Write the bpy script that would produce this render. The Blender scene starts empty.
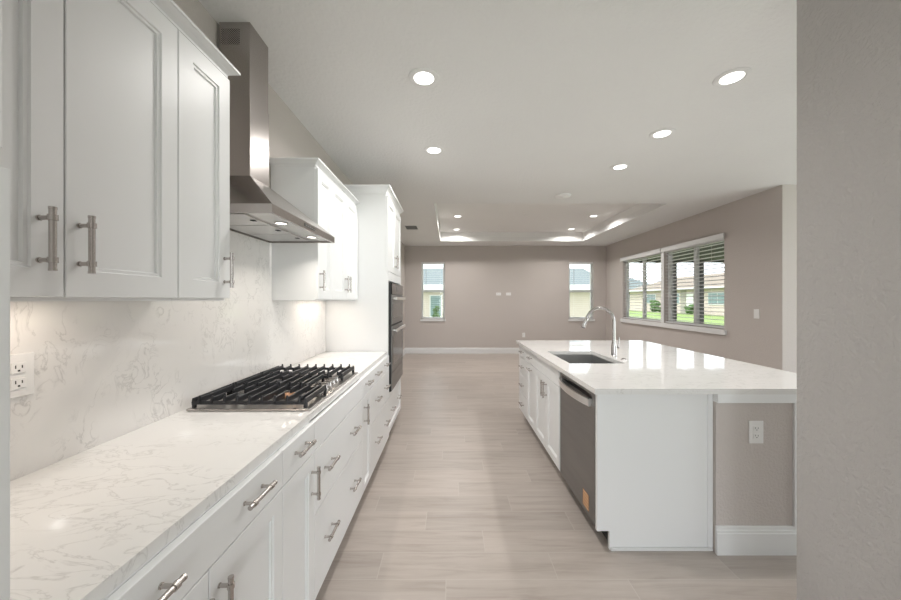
import bpy, bmesh, math, random
from mathutils import Vector, Matrix
R = math.radians
random.seed(4)
S = bpy.context.scene
C = S.collection

# ------------------------------------------------------------------ camera, world, sun, big lights, exposure
H = 1.40                       # eye height
cam = bpy.data.cameras.new('camera'); cam.sensor_width = 36; cam.lens = 345/901*36
cam.clip_start = .02; cam.clip_end = 300
co = bpy.data.objects.new('camera', cam); C.objects.link(co)
co.location = (0, 0, H); co.rotation_euler = (R(90), 0, 0); S.camera = co

S.view_settings.view_transform = 'Standard'; S.view_settings.look = 'None'
S.view_settings.exposure = 0.22; S.view_settings.gamma = 1; S.view_settings.use_curve_mapping = False

W = bpy.data.worlds.new('sky'); S.world = W; W.use_nodes = True
bg = W.node_tree.nodes['Background']
bg.inputs[0].default_value = (0.90, 0.95, 1.0, 1); bg.inputs[1].default_value = 2.8

sun = bpy.data.lights.new('sun', 'SUN'); sun.energy = 1.6; sun.angle = R(3); sun.color = (1, .96, .9)
so = bpy.data.objects.new('sun', sun); C.objects.link(so); so.rotation_euler = Vector((.55, .25, -.8)).to_track_quat('-Z', 'Y').to_euler()

def area(name, loc, direction, sx, sy, power, col=(1, 1, 1), shape='RECTANGLE', spread=180):
    l = bpy.data.lights.new(name, 'AREA'); l.shape = shape; l.size = sx; l.size_y = sy; l.energy = power; l.color = col
    l.spread = R(spread)
    o = bpy.data.objects.new(name, l); C.objects.link(o); o.location = loc
    o.rotation_euler = Vector(direction).to_track_quat('-Z', 'Y').to_euler()
    return o
area('added_daylight_rear', (0.6, -3.45, 1.35), (0, 1, 0.42), 3.2, 2.2, 54, (.90, .955, 1))  # added fill behind the camera, stands in for unseen daylight; no door built
area('added_daylight_side', (6.9, 1.6, 1.35), (-1, .05, .5), 3.4, 2.3, 86, (.90, .955, 1))  # added fill off to the right, same stand-in for daylight, no glass door

# ------------------------------------------------------------------ materials
def mat(name, col, rough=.5, metal=0, spec=.5, emit=0, ecol=None):
    m = bpy.data.materials.new(name); m.use_nodes = True
    b = m.node_tree.nodes['Principled BSDF']
    b.inputs['Base Color'].default_value = (*col, 1); b.inputs['Roughness'].default_value = rough
    b.inputs['Metallic'].default_value = metal; b.inputs['Specular IOR Level'].default_value = spec
    if emit:
        b.inputs['Emission Color'].default_value = (*(ecol or col), 1); b.inputs['Emission Strength'].default_value = emit
    return m
def nd(m, t, **k):
    n = m.node_tree.nodes.new(t)
    for a, v in k.items(): setattr(n, a, v)
    return n
def lk(m, a, b): m.node_tree.links.new(a, b)
def coords(m, scale=(1, 1, 1), rot=(0, 0, 0)):
    g = nd(m, 'ShaderNodeNewGeometry'); mp = nd(m, 'ShaderNodeMapping')
    mp.inputs['Scale'].default_value = scale; mp.inputs['Rotation'].default_value = rot
    lk(m, g.outputs['Position'], mp.inputs[0]); return mp.outputs[0]
def noise(m, vec, scale, detail=2, rough=.5, dist=0):
    n = nd(m, 'ShaderNodeTexNoise'); n.inputs['Scale'].default_value = scale; n.inputs['Detail'].default_value = detail
    n.inputs['Roughness'].default_value = rough; n.inputs['Distortion'].default_value = dist
    lk(m, vec, n.inputs['Vector']); return n
def ramp(m, fac, stops):
    r = nd(m, 'ShaderNodeValToRGB'); e = r.color_ramp.elements
    while len(e) < len(stops): e.new(.5)
    for i, (p, c) in enumerate(stops):
        e[i].position = p; e[i].color = (*c, 1) if len(c) == 3 else c
    lk(m, fac, r.inputs[0]); return r.outputs[0]
def math_(m, op, a, b=None, c=None):
    n = nd(m, 'ShaderNodeMath', operation=op)
    for i, v in enumerate((a, b, c)):
        if v is None: continue
        if isinstance(v, (int, float)): n.inputs[i].default_value = v
        else: lk(m, v, n.inputs[i])
    return n.outputs[0]
def mix(m, fac, a, b):
    n = nd(m, 'ShaderNodeMix', data_type='RGBA')
    for idx, v in ((0, fac), (6, a), (7, b)):
        if isinstance(v, tuple): n.inputs[idx].default_value = (*v, 1)
        elif isinstance(v, (int, float)): n.inputs[idx].default_value = v
        else: lk(m, v, n.inputs[idx])
    return n.outputs[2]
def bump(m, h, strength, dist=.01):
    b = nd(m, 'ShaderNodeBump'); b.inputs['Strength'].default_value = strength; b.inputs['Distance'].default_value = dist
    lk(m, h, b.inputs['Height']); lk(m, b.outputs[0], m.node_tree.nodes['Principled BSDF'].inputs['Normal'])
def base(m, s): lk(m, s, m.node_tree.nodes['Principled BSDF'].inputs['Base Color'])

def plaster(name, col, scale, strength, rough=.75, var=.03):
    m = mat(name, col, rough, spec=.3); v = coords(m)
    n1 = noise(m, v, scale, 3, .55); n2 = noise(m, v, 1.3, 2)
    bump(m, ramp(m, n1.outputs[0], [(.42, (0, 0, 0)), (.6, (1, 1, 1))]), strength, .004)
    base(m, mix(m, n2.outputs[0], tuple(c*(1-var) for c in col), tuple(min(1, c*(1+var)) for c in col)))
    return m
WALL = plaster('greige_wall_paint', (.545, .497, .468), 75, .28)
CEIL = plaster('white_ceiling_texture', (.80, .795, .785), 42, .3)
TRAYW = plaster('white_tray_paint', (.84, .83, .815), 60, .2)
CAB = mat('white_cabinet_lacquer', (.815, .82, .82), .38, spec=.45)
TRIM = mat('white_trim_paint', (.74, .74, .735), .4)
PLATE = mat('white_plastic', (.80, .79, .78), .35)
SLOT = mat('dark_slot', (.05, .05, .05), .6)
def steel(name, col, rough, stretch):
    m = mat(name, col, rough, 1.0); v = coords(m, stretch)
    n = noise(m, v, 1, 3, .6)
    lk(m, ramp(m, n.outputs[0], [(.3, (rough*.8,)*3), (.7, (rough*1.25,)*3)]), m.node_tree.nodes['Principled BSDF'].inputs['Roughness'])
    base(m, mix(m, n.outputs[0], tuple(c*.97 for c in col), tuple(c*1.03 for c in col)))
    return m
STEEL = steel('brushed_stainless', (.50, .475, .455), .26, (4, 4, 300))
STEELH = mat('brushed_stainless_hood', (.44, .41, .39), .27, 1)
DWST = steel('slate_stainless', (.27, .265, .26), .36, (.6, .6, 8))
HANDM = mat('bright_appliance_handle', (.80, .78, .76), .3, 1)
NICKEL = mat('brushed_nickel', (.50, .465, .44), .27, 1)
CHROME = mat('satin_chrome', (.50, .485, .475), .2, 1)
SINKM = steel('sink_stainless', (.48, .48, .475), .38, (40, 40, 5))
IRON = mat('cast_iron_enamel', (.018, .019, .022), .38)
BURN = mat('burner_aluminium', (.30, .28, .27), .45, .8)
BRASS = mat('copper_burner_ring', (.62, .33, .17), .35, 1)
BLACKG = mat('black_oven_glass', (.012, .012, .012), .06, 0, .6)
OVENG = mat('smoked_oven_glass', (.075, .072, .068), .12, .3, .6)
BLACK = mat('black_plastic', (.015, .015, .015), .5)
FILTER = steel('baffle_filter', (.62, .61, .60), .36, (2, 60, 2))
GLOW = mat('lamp_lens', (1, .98, .95), .4, emit=3.2, ecol=(1, .97, .93))
GLOWW = mat('hood_lamp_lens', (1, .96, .9), .4, emit=3, ecol=(1, .95, .88))
LEDW = mat('under_cabinet_led', (1, .86, .72), .4, emit=3, ecol=(1, .82, .62))

def quartz(name, scale, vscale, amount, tint=(.80, .79, .775)):
    m = mat(name, tint, .055, spec=.6); v = coords(m, vscale)
    a = noise(m, v, scale, 5, .55, 1.1); g = noise(m, v, scale*.45, 2, .5)
    d = math_(m, 'ABSOLUTE', math_(m, 'SUBTRACT', a.outputs[0], .5))
    vein = ramp(m, d, [(0, (1, 1, 1)), (.013, (.35, .35, .35)), (.035, (0, 0, 0))])
    msk = ramp(m, g.outputs[0], [(.40, (0, 0, 0)), (.58, (1, 1, 1))])
    f = math_(m, 'MULTIPLY', math_(m, 'MULTIPLY', vein, msk), amount)
    cl = noise(m, v, 2.4, 3)
    body = mix(m, cl.outputs[0], tuple(c*.955 for c in tint), tuple(min(1, c*1.03) for c in tint))
    base(m, mix(m, f, body, (.40, .385, .37)))
    return m
QUARTZ = quartz('white_quartz_counter', 11.0, (.7, 1.5, 1), .42)
SPLASH = quartz('white_quartz_backsplash', 14, (1, 1.05, .8), .5, (.79, .77, .75))

def floor_mat():
    m = mat('wood_look_tile', (.4, .35, .3), .38, spec=.45)
    g = nd(m, 'ShaderNodeNewGeometry'); sx = nd(m, 'ShaderNodeSeparateXYZ'); lk(m, g.outputs['Position'], sx.inputs[0])
    pw, pl = .185, .91
    v = math_(m, 'DIVIDE', math_(m, 'SUBTRACT', sx.outputs[1], 1.7275), pw); row = math_(m, 'FLOOR', v); fv = math_(m, 'FRACT', v)
    # staggered joints: thirds plus half a shift
    off = math_(m, 'FRACT', math_(m, 'MULTIPLY', row, .3819))
    u = math_(m, 'ADD', math_(m, 'DIVIDE', math_(m, 'SUBTRACT', sx.outputs[0], .54), pl), off); col = math_(m, 'FLOOR', u); fu = math_(m, 'FRACT', u)
    def edge(f, w):
        e = math_(m, 'MINIMUM', f, math_(m, 'SUBTRACT', 1.0, f)); return math_(m, 'LESS_THAN', e, w)
    gr = math_(m, 'MAXIMUM', edge(fv, .011), edge(fu, .0024))
    cid = nd(m, 'ShaderNodeCombineXYZ'); lk(m, row, cid.inputs[0]); lk(m, col, cid.inputs[1])
    wn = nd(m, 'ShaderNodeTexWhiteNoise', noise_dimensions='2D'); lk(m, cid.outputs[0], wn.inputs['Vector'])
    mp = nd(m, 'ShaderNodeMapping'); mp.inputs['Scale'].default_value = (1.6, 17, 1); lk(m, g.outputs['Position'], mp.inputs[0])
    va = nd(m, 'ShaderNodeVectorMath', operation='MULTIPLY_ADD'); lk(m, wn.outputs['Color'], va.inputs[0]); va.inputs[1].default_value = (9, 9, 9); lk(m, mp.outputs[0], va.inputs[2])
    n = noise(m, va.outputs[0], 1.3, 6, .62, .6)
    grain = ramp(m, n.outputs[0], [(.28, (.36, .308, .272)), (.5, (.435, .38, .342)), (.75, (.485, .432, .392))])
    tone = ramp(m, wn.outputs['Value'], [(0, (.93,)*3), (1, (1.05,)*3)])
    mm = nd(m, 'ShaderNodeMix', data_type='RGBA', blend_type='MULTIPLY'); mm.inputs[0].default_value = 1
    lk(m, grain, mm.inputs[6]); lk(m, tone, mm.inputs[7])
    base(m, mix(m, math_(m, 'MULTIPLY', gr, .7), mm.outputs[2], (.50, .46, .42)))
    return m
FLOOR = floor_mat()

def glass_mat():
    m = bpy.data.materials.new('window_glass'); m.use_nodes = True; nt = m.node_tree; nt.nodes.clear()
    o = nt.nodes.new('ShaderNodeOutputMaterial'); t = nt.nodes.new('ShaderNodeBsdfTransparent'); t.inputs[0].default_value = (.96, .97, .97, 1)
    gl = nt.nodes.new('ShaderNodeBsdfGlossy'); gl.inputs['Roughness'].default_value = .02
    lw = nt.nodes.new('ShaderNodeLayerWeight'); lw.inputs[0].default_value = .5
    f = nt.nodes.new('ShaderNodeMath'); f.operation = 'MULTIPLY_ADD'; p5 = nt.nodes.new('ShaderNodeMath'); p5.operation = 'POWER'; p5.inputs[1].default_value = 5
    lk(m, lw.outputs['Facing'], p5.inputs[0]); lk(m, p5.outputs[0], f.inputs[0]); f.inputs[1].default_value = .7; f.inputs[2].default_value = .03
    mx = nt.nodes.new('ShaderNodeMixShader'); lk(m, f.outputs[0], mx.inputs[0]); lk(m, t.outputs[0], mx.inputs[1]); lk(m, gl.outputs[0], mx.inputs[2])
    lk(m, mx.outputs[0], o.inputs[0]); return m
GLASS = glass_mat()
def grille_mat():
    m = mat('perforated_steel', (.3, .28, .27), .35, .8); v = coords(m)
    s = nd(m, 'ShaderNodeSeparateXYZ'); lk(m, v, s.inputs[0])
    a = math_(m, 'SINE', math_(m, 'MULTIPLY', s.outputs[0], 2*math.pi/.011)); b = math_(m, 'SINE', math_(m, 'MULTIPLY', s.outputs[2], 2*math.pi/.011))
    f = math_(m, 'GREATER_THAN', math_(m, 'MULTIPLY', a, b), .12)
    base(m, mix(m, f, (.42, .38, .36), (.03, .02, .02))); return m
GRILLE = grille_mat()
GRASS = mat('lawn_grass', (.20, .34, .06), .9)
base(GRASS, ramp(GRASS, noise(GRASS, coords(GRASS), 3, 6, .7).outputs[0], [(.3, (.16, .24, .06)), (.7, (.25, .34, .10))]))
STUCCO = plaster('cream_stucco', (.62, .53, .47), 30, .3)
STUCCOB = plaster('blue_grey_stucco', (.16, .21, .24), 30, .3)
def shingles(name, a, b):
    m = mat(name, a, .85); v = coords(m, (3, 3, 9)); base(m, mix(m, noise(m, v, 2.5, 4).outputs[0], a, b)); return m
ROOFT = shingles('tan_shingles', (.20, .165, .12), (.30, .25, .20))
ROOFG = shingles('grey_shingles', (.13, .165, .17), (.2, .23, .235))
BRONZE = mat('bronze_aluminium', (.035, .033, .032), .5, .2)
SHADEP = mat('shaded_patio_ceiling', (.045, .044, .043), .8)  # shade under the patio roof is put into this base colour
WINDK = mat('house_window_glass', (.16, .24, .24), .15)
CONC = plaster('patio_concrete', (.5, .49, .47), 20, .2)
LEAF = mat('shrub_leaves', (.07, .15, .04), .8)

# ------------------------------------------------------------------ geometry helpers
def tag(o, label=None, cat=None, group=None, kind=None):
    if label: o['label'] = label
    if cat: o['category'] = cat
    if group: o['group'] = group
    if kind: o['kind'] = kind
    return o
def thing(name, loc, label, cat, group=None):
    o = bpy.data.objects.new(name, None); C.objects.link(o); o.location = loc; o.empty_display_size = .05
    bpy.context.view_layer.update()
    return tag(o, label, cat, group)
def wloc(o):
    v = Vector((0, 0, 0))
    while o is not None: v += Vector(o.location); o = o.parent
    return v
class MB:
    def __init__(s): s.bm = bmesh.new()
    def quad(s, *p): return s.bm.faces.new([s.bm.verts.new(q) for q in p])
    def box(s, x0, x1, y0, y1, z0, z1):
        if x0 > x1: x0, x1 = x1, x0
        v = [s.bm.verts.new((x, y, z)) for x in (x0, x1) for y in (y0, y1) for z in (z0, z1)]
        for f in ((0, 1, 3, 2), (4, 6, 7, 5), (0, 4, 5, 1), (2, 3, 7, 6), (0, 2, 6, 4), (1, 5, 7, 3)): s.bm.faces.new([v[i] for i in f])
        return s
    def hull(s, a, b):             # two loops of equal length joined, capped
        va = [s.bm.verts.new(p) for p in a]; vb = [s.bm.verts.new(p) for p in b]; n = len(a)
        for i in range(n): s.bm.faces.new((va[i], va[(i+1) % n], vb[(i+1) % n], vb[i]))
        s.bm.faces.new(va[::-1]); s.bm.faces.new(vb); return s
    def tube(s, pts, rad, seg=12, caps=True):
        pts = [Vector(p) for p in pts]; rad = rad if isinstance(rad, (list, tuple)) else [rad]*len(pts)
        rings = []; up = None
        for i, p in enumerate(pts):
            t = (pts[min(i+1, len(pts)-1)] - pts[max(i-1, 0)])
            if t.length < 1e-9: t = pts[-1]-pts[0]
            t.normalize()
            if up is None: up = Vector((0, 0, 1)) if abs(t.z) < .9 else Vector((1, 0, 0))
            a = t.cross(up); a.normalize(); b = a.cross(t); b.normalize(); up = b
            rings.append([s.bm.verts.new(p + (a*math.cos(2*math.pi*k/seg) + b*math.sin(2*math.pi*k/seg))*rad[i]) for k in range(seg)])
        for r0, r1 in zip(rings, rings[1:]):
            for k in range(seg): s.bm.faces.new((r0[k], r0[(k+1) % seg], r1[(k+1) % seg], r1[k]))
        if caps: s.bm.faces.new(rings[0][::-1]); s.bm.faces.new(rings[-1])
        return s
    def lathe(s, cx, cy, prof, seg=32):   # prof: (r, z)
        rings = []
        for r, z in prof:
            rings.append([s.bm.verts.new((cx+r*math.cos(2*math.pi*k/seg), cy+r*math.sin(2*math.pi*k/seg), z)) for k in range(seg)] if r > 1e-6 else [s.bm.verts.new((cx, cy, z))])
        for a, b in zip(rings, rings[1:]):
            for k in range(seg):
                k2 = (k+1) % seg
                if len(a) == 1: s.bm.faces.new((a[0], b[k2], b[k]))
                elif len(b) == 1: s.bm.faces.new((a[k], a[k2], b[0]))
                else: s.bm.faces.new((a[k], a[k2], b[k2], b[k]))
        return s
    def build(s, name, m, parent=None, bevel=0, smooth=False, seg=2):
        off = wloc(parent) if parent else Vector((0, 0, 0))
        bmesh.ops.recalc_face_normals(s.bm, faces=s.bm.faces)
        if parent: bmesh.ops.translate(s.bm, verts=s.bm.verts, vec=-off)
        me = bpy.data.meshes.new(name); s.bm.to_mesh(me); s.bm.free(); me.materials.append(m)
        if smooth:
            me.polygons.foreach_set('use_smooth', [True]*len(me.polygons))
        o = bpy.data.objects.new(name, me); C.objects.link(o)
        if parent: o.parent = parent
        if bevel:
            b = o.modifiers.new('bevel', 'BEVEL'); b.width = bevel; b.segments = seg; b.limit_method = 'ANGLE'; b.angle_limit = R(40); b.harden_normals = False
        if smooth and not bevel:
            e = o.modifiers.new('edge', 'EDGE_SPLIT'); e.split_angle = R(38)
        return o
def boxo(name, m, x0, x1, y0, y1, z0, z1, parent=None, bevel=0): return MB().box(x0, x1, y0, y1, z0, z1).build(name, m, parent, bevel)
def struct(o): o['kind'] = 'structure'; return o
def wall_holes(axis, p0, p1, a0, a1, z0, z1, holes):
    """slab with rectangular holes; axis 'x': slab thickness along x (p0..p1), runs along y"""
    mb = MB(); A = sorted({a0, a1, *[h[0] for h in holes], *[h[1] for h in holes]}); Z = sorted({z0, z1, *[h[2] for h in holes], *[h[3] for h in holes]})
    for i in range(len(A)-1):
        for j in range(len(Z)-1):
            am, zm = (A[i]+A[i+1])/2, (Z[j]+Z[j+1])/2
            if any(h[0] < am < h[1] and h[2] < zm < h[3] for h in holes): continue
            if axis == 'x': mb.box(p0, p1, A[i], A[i+1], Z[j], Z[j+1])
            else: mb.box(A[i], A[i+1], p0, p1, Z[j], Z[j+1])
    bmesh.ops.remove_doubles(mb.bm, verts=mb.bm.verts, dist=1e-5)
    # drop internal duplicated faces
    seen = {}
    for f in list(mb.bm.faces):
        k = tuple(sorted(v.index for v in f.verts)) if False else frozenset(v for v in f.verts)
        seen.setdefault(k, []).append(f)
    dele = [f for fs in seen.values() if len(fs) > 1 for f in fs]
    bmesh.ops.delete(mb.bm, geom=dele, context='FACES_ONLY')
    return mb

# ------------------------------------------------------------------ room shell
XL, XR, XF = -1.19, 4.07, 7.0
YB, YJ, YN = 9.03, 4.23, -3.6
ZC, ZT = 2.815, 3.03
struct(boxo('floor', FLOOR, XL-.15, XF+.15, YN-.15, YB+.15, -.12, 0))
TX0, TX1, TY0, TY1 = -.24, 3.18, 5.06, 8.29
cb = MB()
cb.box(XL-.15, XF+.15, YN-.15, TY0, ZC, ZC+.1); cb.box(XL-.15, XF+.15, TY1, YB+.15, ZC, ZC+.1)
cb.box(XL-.15, TX0, TY0, TY1, ZC, ZC+.1); cb.box(TX1, XF+.15, TY0, TY1, ZC, ZC+.1)
struct(cb.build('ceiling', CEIL))
tr = MB(); w = .08
tr.box(TX0-w, TX1+w, TY0-w, TY1+w, ZT, ZT+.08)
tr.box(TX0-w, TX0, TY0-w, TY1+w, ZC+.1, ZT); tr.box(TX1, TX1+w, TY0-w, TY1+w, ZC+.1, ZT)
tr.box(TX0, TX1, TY0-w, TY0, ZC+.1, ZT); tr.box(TX0, TX1, TY1, TY1+w, ZC+.1, ZT)
struct(tr.build('ceiling_tray', TRAYW))
struct(boxo('wall_left', WALL, XL-.15, XL, YN, YB, 0, ZC))
WB = [(-.765, -.149, .90, 2.395), (3.10, 3.745, .90, 2.395)]
struct(wall_holes('y', YB, YB+.15, XL-.15, XR+.15, 0, ZC, WB).build('wall_back', WALL))
WRZ0, WRZ1 = .965, 2.345
WR = [(5.13, 6.57, WRZ0, WRZ1), (6.67, 8.16, WRZ0, WRZ1)]
struct(wall_holes('x', XR, XR+.15, YJ+.15, YB, 0, ZC, WR).build('wall_right', WALL))
struct(boxo('wall_dining', WALL, XR, XF+.15, YJ, YJ+.15, 0, ZC))
struct(wall_holes('x', XF, XF+.15, YN, YJ, 0, ZC, [(-.2, 3.4, 0, 2.45)]).build('wall_far_right', WALL))
struct(wall_holes('y', YN-.15, YN, XL-.15, XF+.15, 0, ZC, [(-.9, 2.2, 0, 2.45)]).build('wall_rear', WALL))
struct(boxo('wall_near_right', plaster('greige_wall_orange_peel', (.50, .475, .46), 50, .45), 1.505, 1.64, -1.6, 1.5, 0, ZC))

BBH = .152
def baseboard(name, axis, plane, d, a0, a1, h=BBH):
    prof = [(0, 0), (.015, 0), (.015, h-.038), (.0115, h-.034), (.0115, h-.022), (.008, h-.018), (.008, h-.004), (.005, h), (0, h)]
    if axis == 'y': A = [(a0, plane+d*p, z) for p, z in prof]; B = [(a1, plane+d*p, z) for p, z in prof]
    else: A = [(plane+d*p, a0, z) for p, z in prof]; B = [(plane+d*p, a1, z) for p, z in prof]
    return struct(MB().hull(A, B).build(name, TRIM))
baseboard('baseboard_back', 'y', YB, -1, XL, XR)
baseboard('baseboard_right', 'x', XR, -1, YJ, YB-.016)
baseboard('baseboard_left', 'x', XL, 1, 4.12, YB-.016)
baseboard('baseboard_dining', 'y', YJ, -1, XR, XF)

# windows
def sash_window(name, axis, p_in, p_out, a0, a1, z0, z1, vertical):
    """frame + glass in an opening. vertical: meeting rail horizontal (single hung) else slider (vertical)"""
    pf0, pf1 = p_out-.075, p_out-.02
    def bx(mb, a, b, c, d, q0=pf0, q1=pf1):
        if axis == 'x': mb.box(q0, q1, a, b, c, d)
        else: mb.box(a, b, q0, q1, c, d)
    t = .045; f = MB()
    bx(f, a0, a1, z0, z0+t); bx(f, a0, a1, z1-t, z1); bx(f, a0, a0+t, z0+t, z1-t); bx(f, a1-t, a1, z0+t, z1-t)
    root = struct(f.build(name, TRIM))
    r = MB()
    if vertical:
        zm = z0+(z1-z0)*.49; bx(r, a0+t, a1-t, zm-.03, zm+.03)
        panes = [(a0+t, a1-t, z0+t, zm-.03), (a0+t, a1-t, zm+.03, z1-t)]
    else:
        am = (a0+a1)/2; bx(r, am-.03, am+.03, z0+t, z1-t)
        panes = [(a0+t, am-.03, z0+t, z1-t), (am+.03, a1-t, z0+t, z1-t)]
    r.build('meeting_rail', TRIM, root)
    pm = (pf0+pf1)/2
    for a, b, c, d in panes:
        g = MB(); bx(g, a, b, c, d, pm-.003, pm+.003); g.build('pane', GLASS, root)
    return root
def sill(name, axis, plane, d, a0, a1, z, depth=.03, inner=.08):
    mb = MB()
    if axis == 'y': mb.box(a0-.03, a1+.03, plane+min(0, d)*depth - (0 if d < 0 else inner), plane+(inner if d < 0 else depth), z-.025, z+.0)
    else: mb.box(plane-depth, plane+inner, a0-.03, a1+.03, z-.025, z)
    return struct(mb.build(name, TRIM, None, .003))
for i, (a, b, c, d) in enumerate(WB):
    sash_window('window_%d' % (i+1), 'y', YB, YB+.15, a, b, c, d, True)
    sm = MB(); sm.box(a-.025, b+.025, YB-.03, YB, c-.055, c-.0); struct(sm.build('trim_%d' % (i+1), TRIM, None, .003))
for i, (a, b, c, d) in enumerate(WR):
    sash_window('window_%d' % (i+3), 'x', XR, XR+.15, a, b, c, d, False)
struct(boxo('trim_3', TRIM, XR-.035, XR-.001, 5.08, 8.20, WRZ0-.085, WRZ0-.005, None, .004))
struct(boxo('trim_4', TRIM, XR-.006, XR-.0005, 6.575, 6.665, WRZ0, WRZ1))

def blind(axis, p, a0, a1, z0, z1, pitch, label, grp, wand_at):
    cy = (a0+a1)/2
    loc = (p, cy, z0) if axis == 'x' else (cy, p, z0)
    t = thing('window_blind', loc, label, 'blind', grp)
    def bx(mb, a, b, q0, q1, c, d):
        if axis == 'x': mb.box(p+q0, p+q1, a, b, c, d)
        else: mb.box(a, b, p+q0, p+q1, c, d)
    h = MB(); bx(h, a0, a1, -.028, .028, z1-.055, z1-.002); h.build('headrail', TRIM, t, .003)
    if axis == 'x': boxo('valance', TRIM, p-.083, p-.068, a0-.045, a1+.045, z1-.035, z1+.05, t, .003)
    s = MB(); z = z1-.085; tilt = .003
    while z > z0+.05:
        if axis == 'x': s.hull([(p-.022, a0+.004, z+tilt), (p, a0+.004, z+.003), (p+.022, a0+.004, z-tilt), (p+.022, a0+.004, z-tilt-.005), (p, a0+.004, z), (p-.022, a0+.004, z+tilt-.005)],
                               [(p-.022, a1-.004, z+tilt), (p, a1-.004, z+.003), (p+.022, a1-.004, z-tilt), (p+.022, a1-.004, z-tilt-.005), (p, a1-.004, z), (p-.022, a1-.004, z+tilt-.005)])
        else: bx(s, a0+.004, a1-.004, -.02, .02, z, z+.0025)
        z -= pitch
    s.build('slats', TRIM, t)
    b = MB(); bx(b, a0+.003, a1-.003, -.024, .024, z0+.008, z0+.028); b.build('bottom_rail', TRIM, t, .003)
    for k in (.18, .82):
        c = MB(); a = a0+(a1-a0)*k; bx(c, a-.0012, a+.0012, -.027, -.0255, z0+.02, z1-.05)
        c.build('ladder_cord', TRIM, t)
    wd = MB(); zz = (z1-.06, z1-.06-.45*(z1-z0)); aw = a0+wand_at*(a1-a0)
    wd.tube([(p-.035, aw, zz[0]), (p-.035, aw, zz[1])] if axis == 'x' else [(aw, p-.032, zz[0]), (aw, p-.032, zz[1])], .004, 8)
    wd.build('tilt_wand', GREYW, t)
GREYW = mat('grey_wand', (.25, .25, .25), .4)
for (a, b, c, d), l in zip(WR, ('open white horizontal blind in the right wall window nearest the camera', 'open white horizontal blind in the right wall window farther from the camera')):
    blind('x', XR+.038, a+.008, b-.008, c+.002, d-.002, .061, l, None, .93)
for (a, b, c, d), l in zip(WB, ('open white blind in the narrow back wall window near the ovens', 'open white blind in the narrow back wall window behind the faucet')):
    blind('y', YB+.035, a+.008, b-.008, c+.002, d-.002, .05, l, None, .2)

# ------------------------------------------------------------------ outdoors
g = MB(); g.box(-60, 90, -30, 120, -.35, -.13); tag(g.build('lawn', GRASS), kind='structure')
pt = thing('patio_cover', (6.8, 7.5, -.13), 'patio cover with shade-toned underside and bronze posts outside the right windows', 'patio cover')
boxo('patio_roof', SHADEP, XR+.2, 9.4, YJ+.3, 10.75, 2.62, 2.76, pt)
boxo('fascia_beam', BRONZE, XR+.2, 9.4, 10.68, 10.76, 2.56, 2.78, pt)
for x, hw in ((6.95, .045), (7.76, .075), (9.3, .06)):
    boxo('post', BRONZE, x-hw, x+hw, 10.66, 10.66+2*hw, -.13, 2.62, pt)
struct(boxo('patio_slab', CONC, XR+.16, 9.5, YJ+.2, 10.8, -.13, -.03))

def gable(mb, x0, x1, y0, y1, z0, z1, along, inset=3):
    if along == 'y':
        xm = (x0+x1)/2; mb.hull([(x0, y0, z0), (x1, y0, z0), (xm, y0+3, z1)], [(x0, y1, z0), (x1, y1, z0), (xm, y1-3, z1)])
    else:
        ym = (y0+y1)/2; mb.hull([(x0, y0, z0), (x0, y1, z0), (x0+inset, ym, z1)], [(x1, y0, z0), (x1, y1, z0), (x1-inset, ym, z1)])
# cream house to the right, its long wall facing the room
hs = thing('neighbour_house', (32, 40, -.13), 'cream stucco house with tan shingle roof seen through the right windows', 'house')
boxo('wall', STUCCO, 27, 37, 26, 52, -.13, 2.7, hs)
m_ = MB(); gable(m_, 26.3, 37.7, 25.3, 52.7, 2.7, 4.6, 'y'); m_.build('roof', ROOFT, hs)
boxo('fascia', TRIM, 26.25, 26.35, 25.3, 52.7, 2.55, 2.75, hs)
for y, wy in ((34.8, 1.3), (41.5, .9), (46.5, 1.2)):
    f = boxo('window', TRIM, 26.93, 27.0, y-wy, y+wy, .9, 2.2, hs)
    boxo('pane', WINDK, 26.90, 26.93, y-wy+.1, y-.05, 1.0, 2.1, f); boxo('pane', WINDK, 26.90, 26.93, y+.05, y+wy-.1, 1.0, 2.1, f)
boxo('door', mat('house_door', (.75, .75, .72), .5), 26.93, 27.0, 38.3, 39.4, -.1, 2.1, hs)
boxo('recess_panel', mat('taupe_stucco', (.35, .33, .28), .8), 26.94, 27.0, 39.5, 40.4, -.1, 2.5, hs)
# blue grey house further back
h2 = thing('neighbour_house', (30, 66, -.13), 'blue grey house far beyond the farther right window', 'house')
boxo('wall', STUCCOB, 27, 38, 60, 74, -.13, 2.8, h2)
m_ = MB(); gable(m_, 26.3, 38.7, 59.3, 74.7, 2.8, 5.4, 'y'); m_.build('roof', ROOFG, h2)
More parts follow.
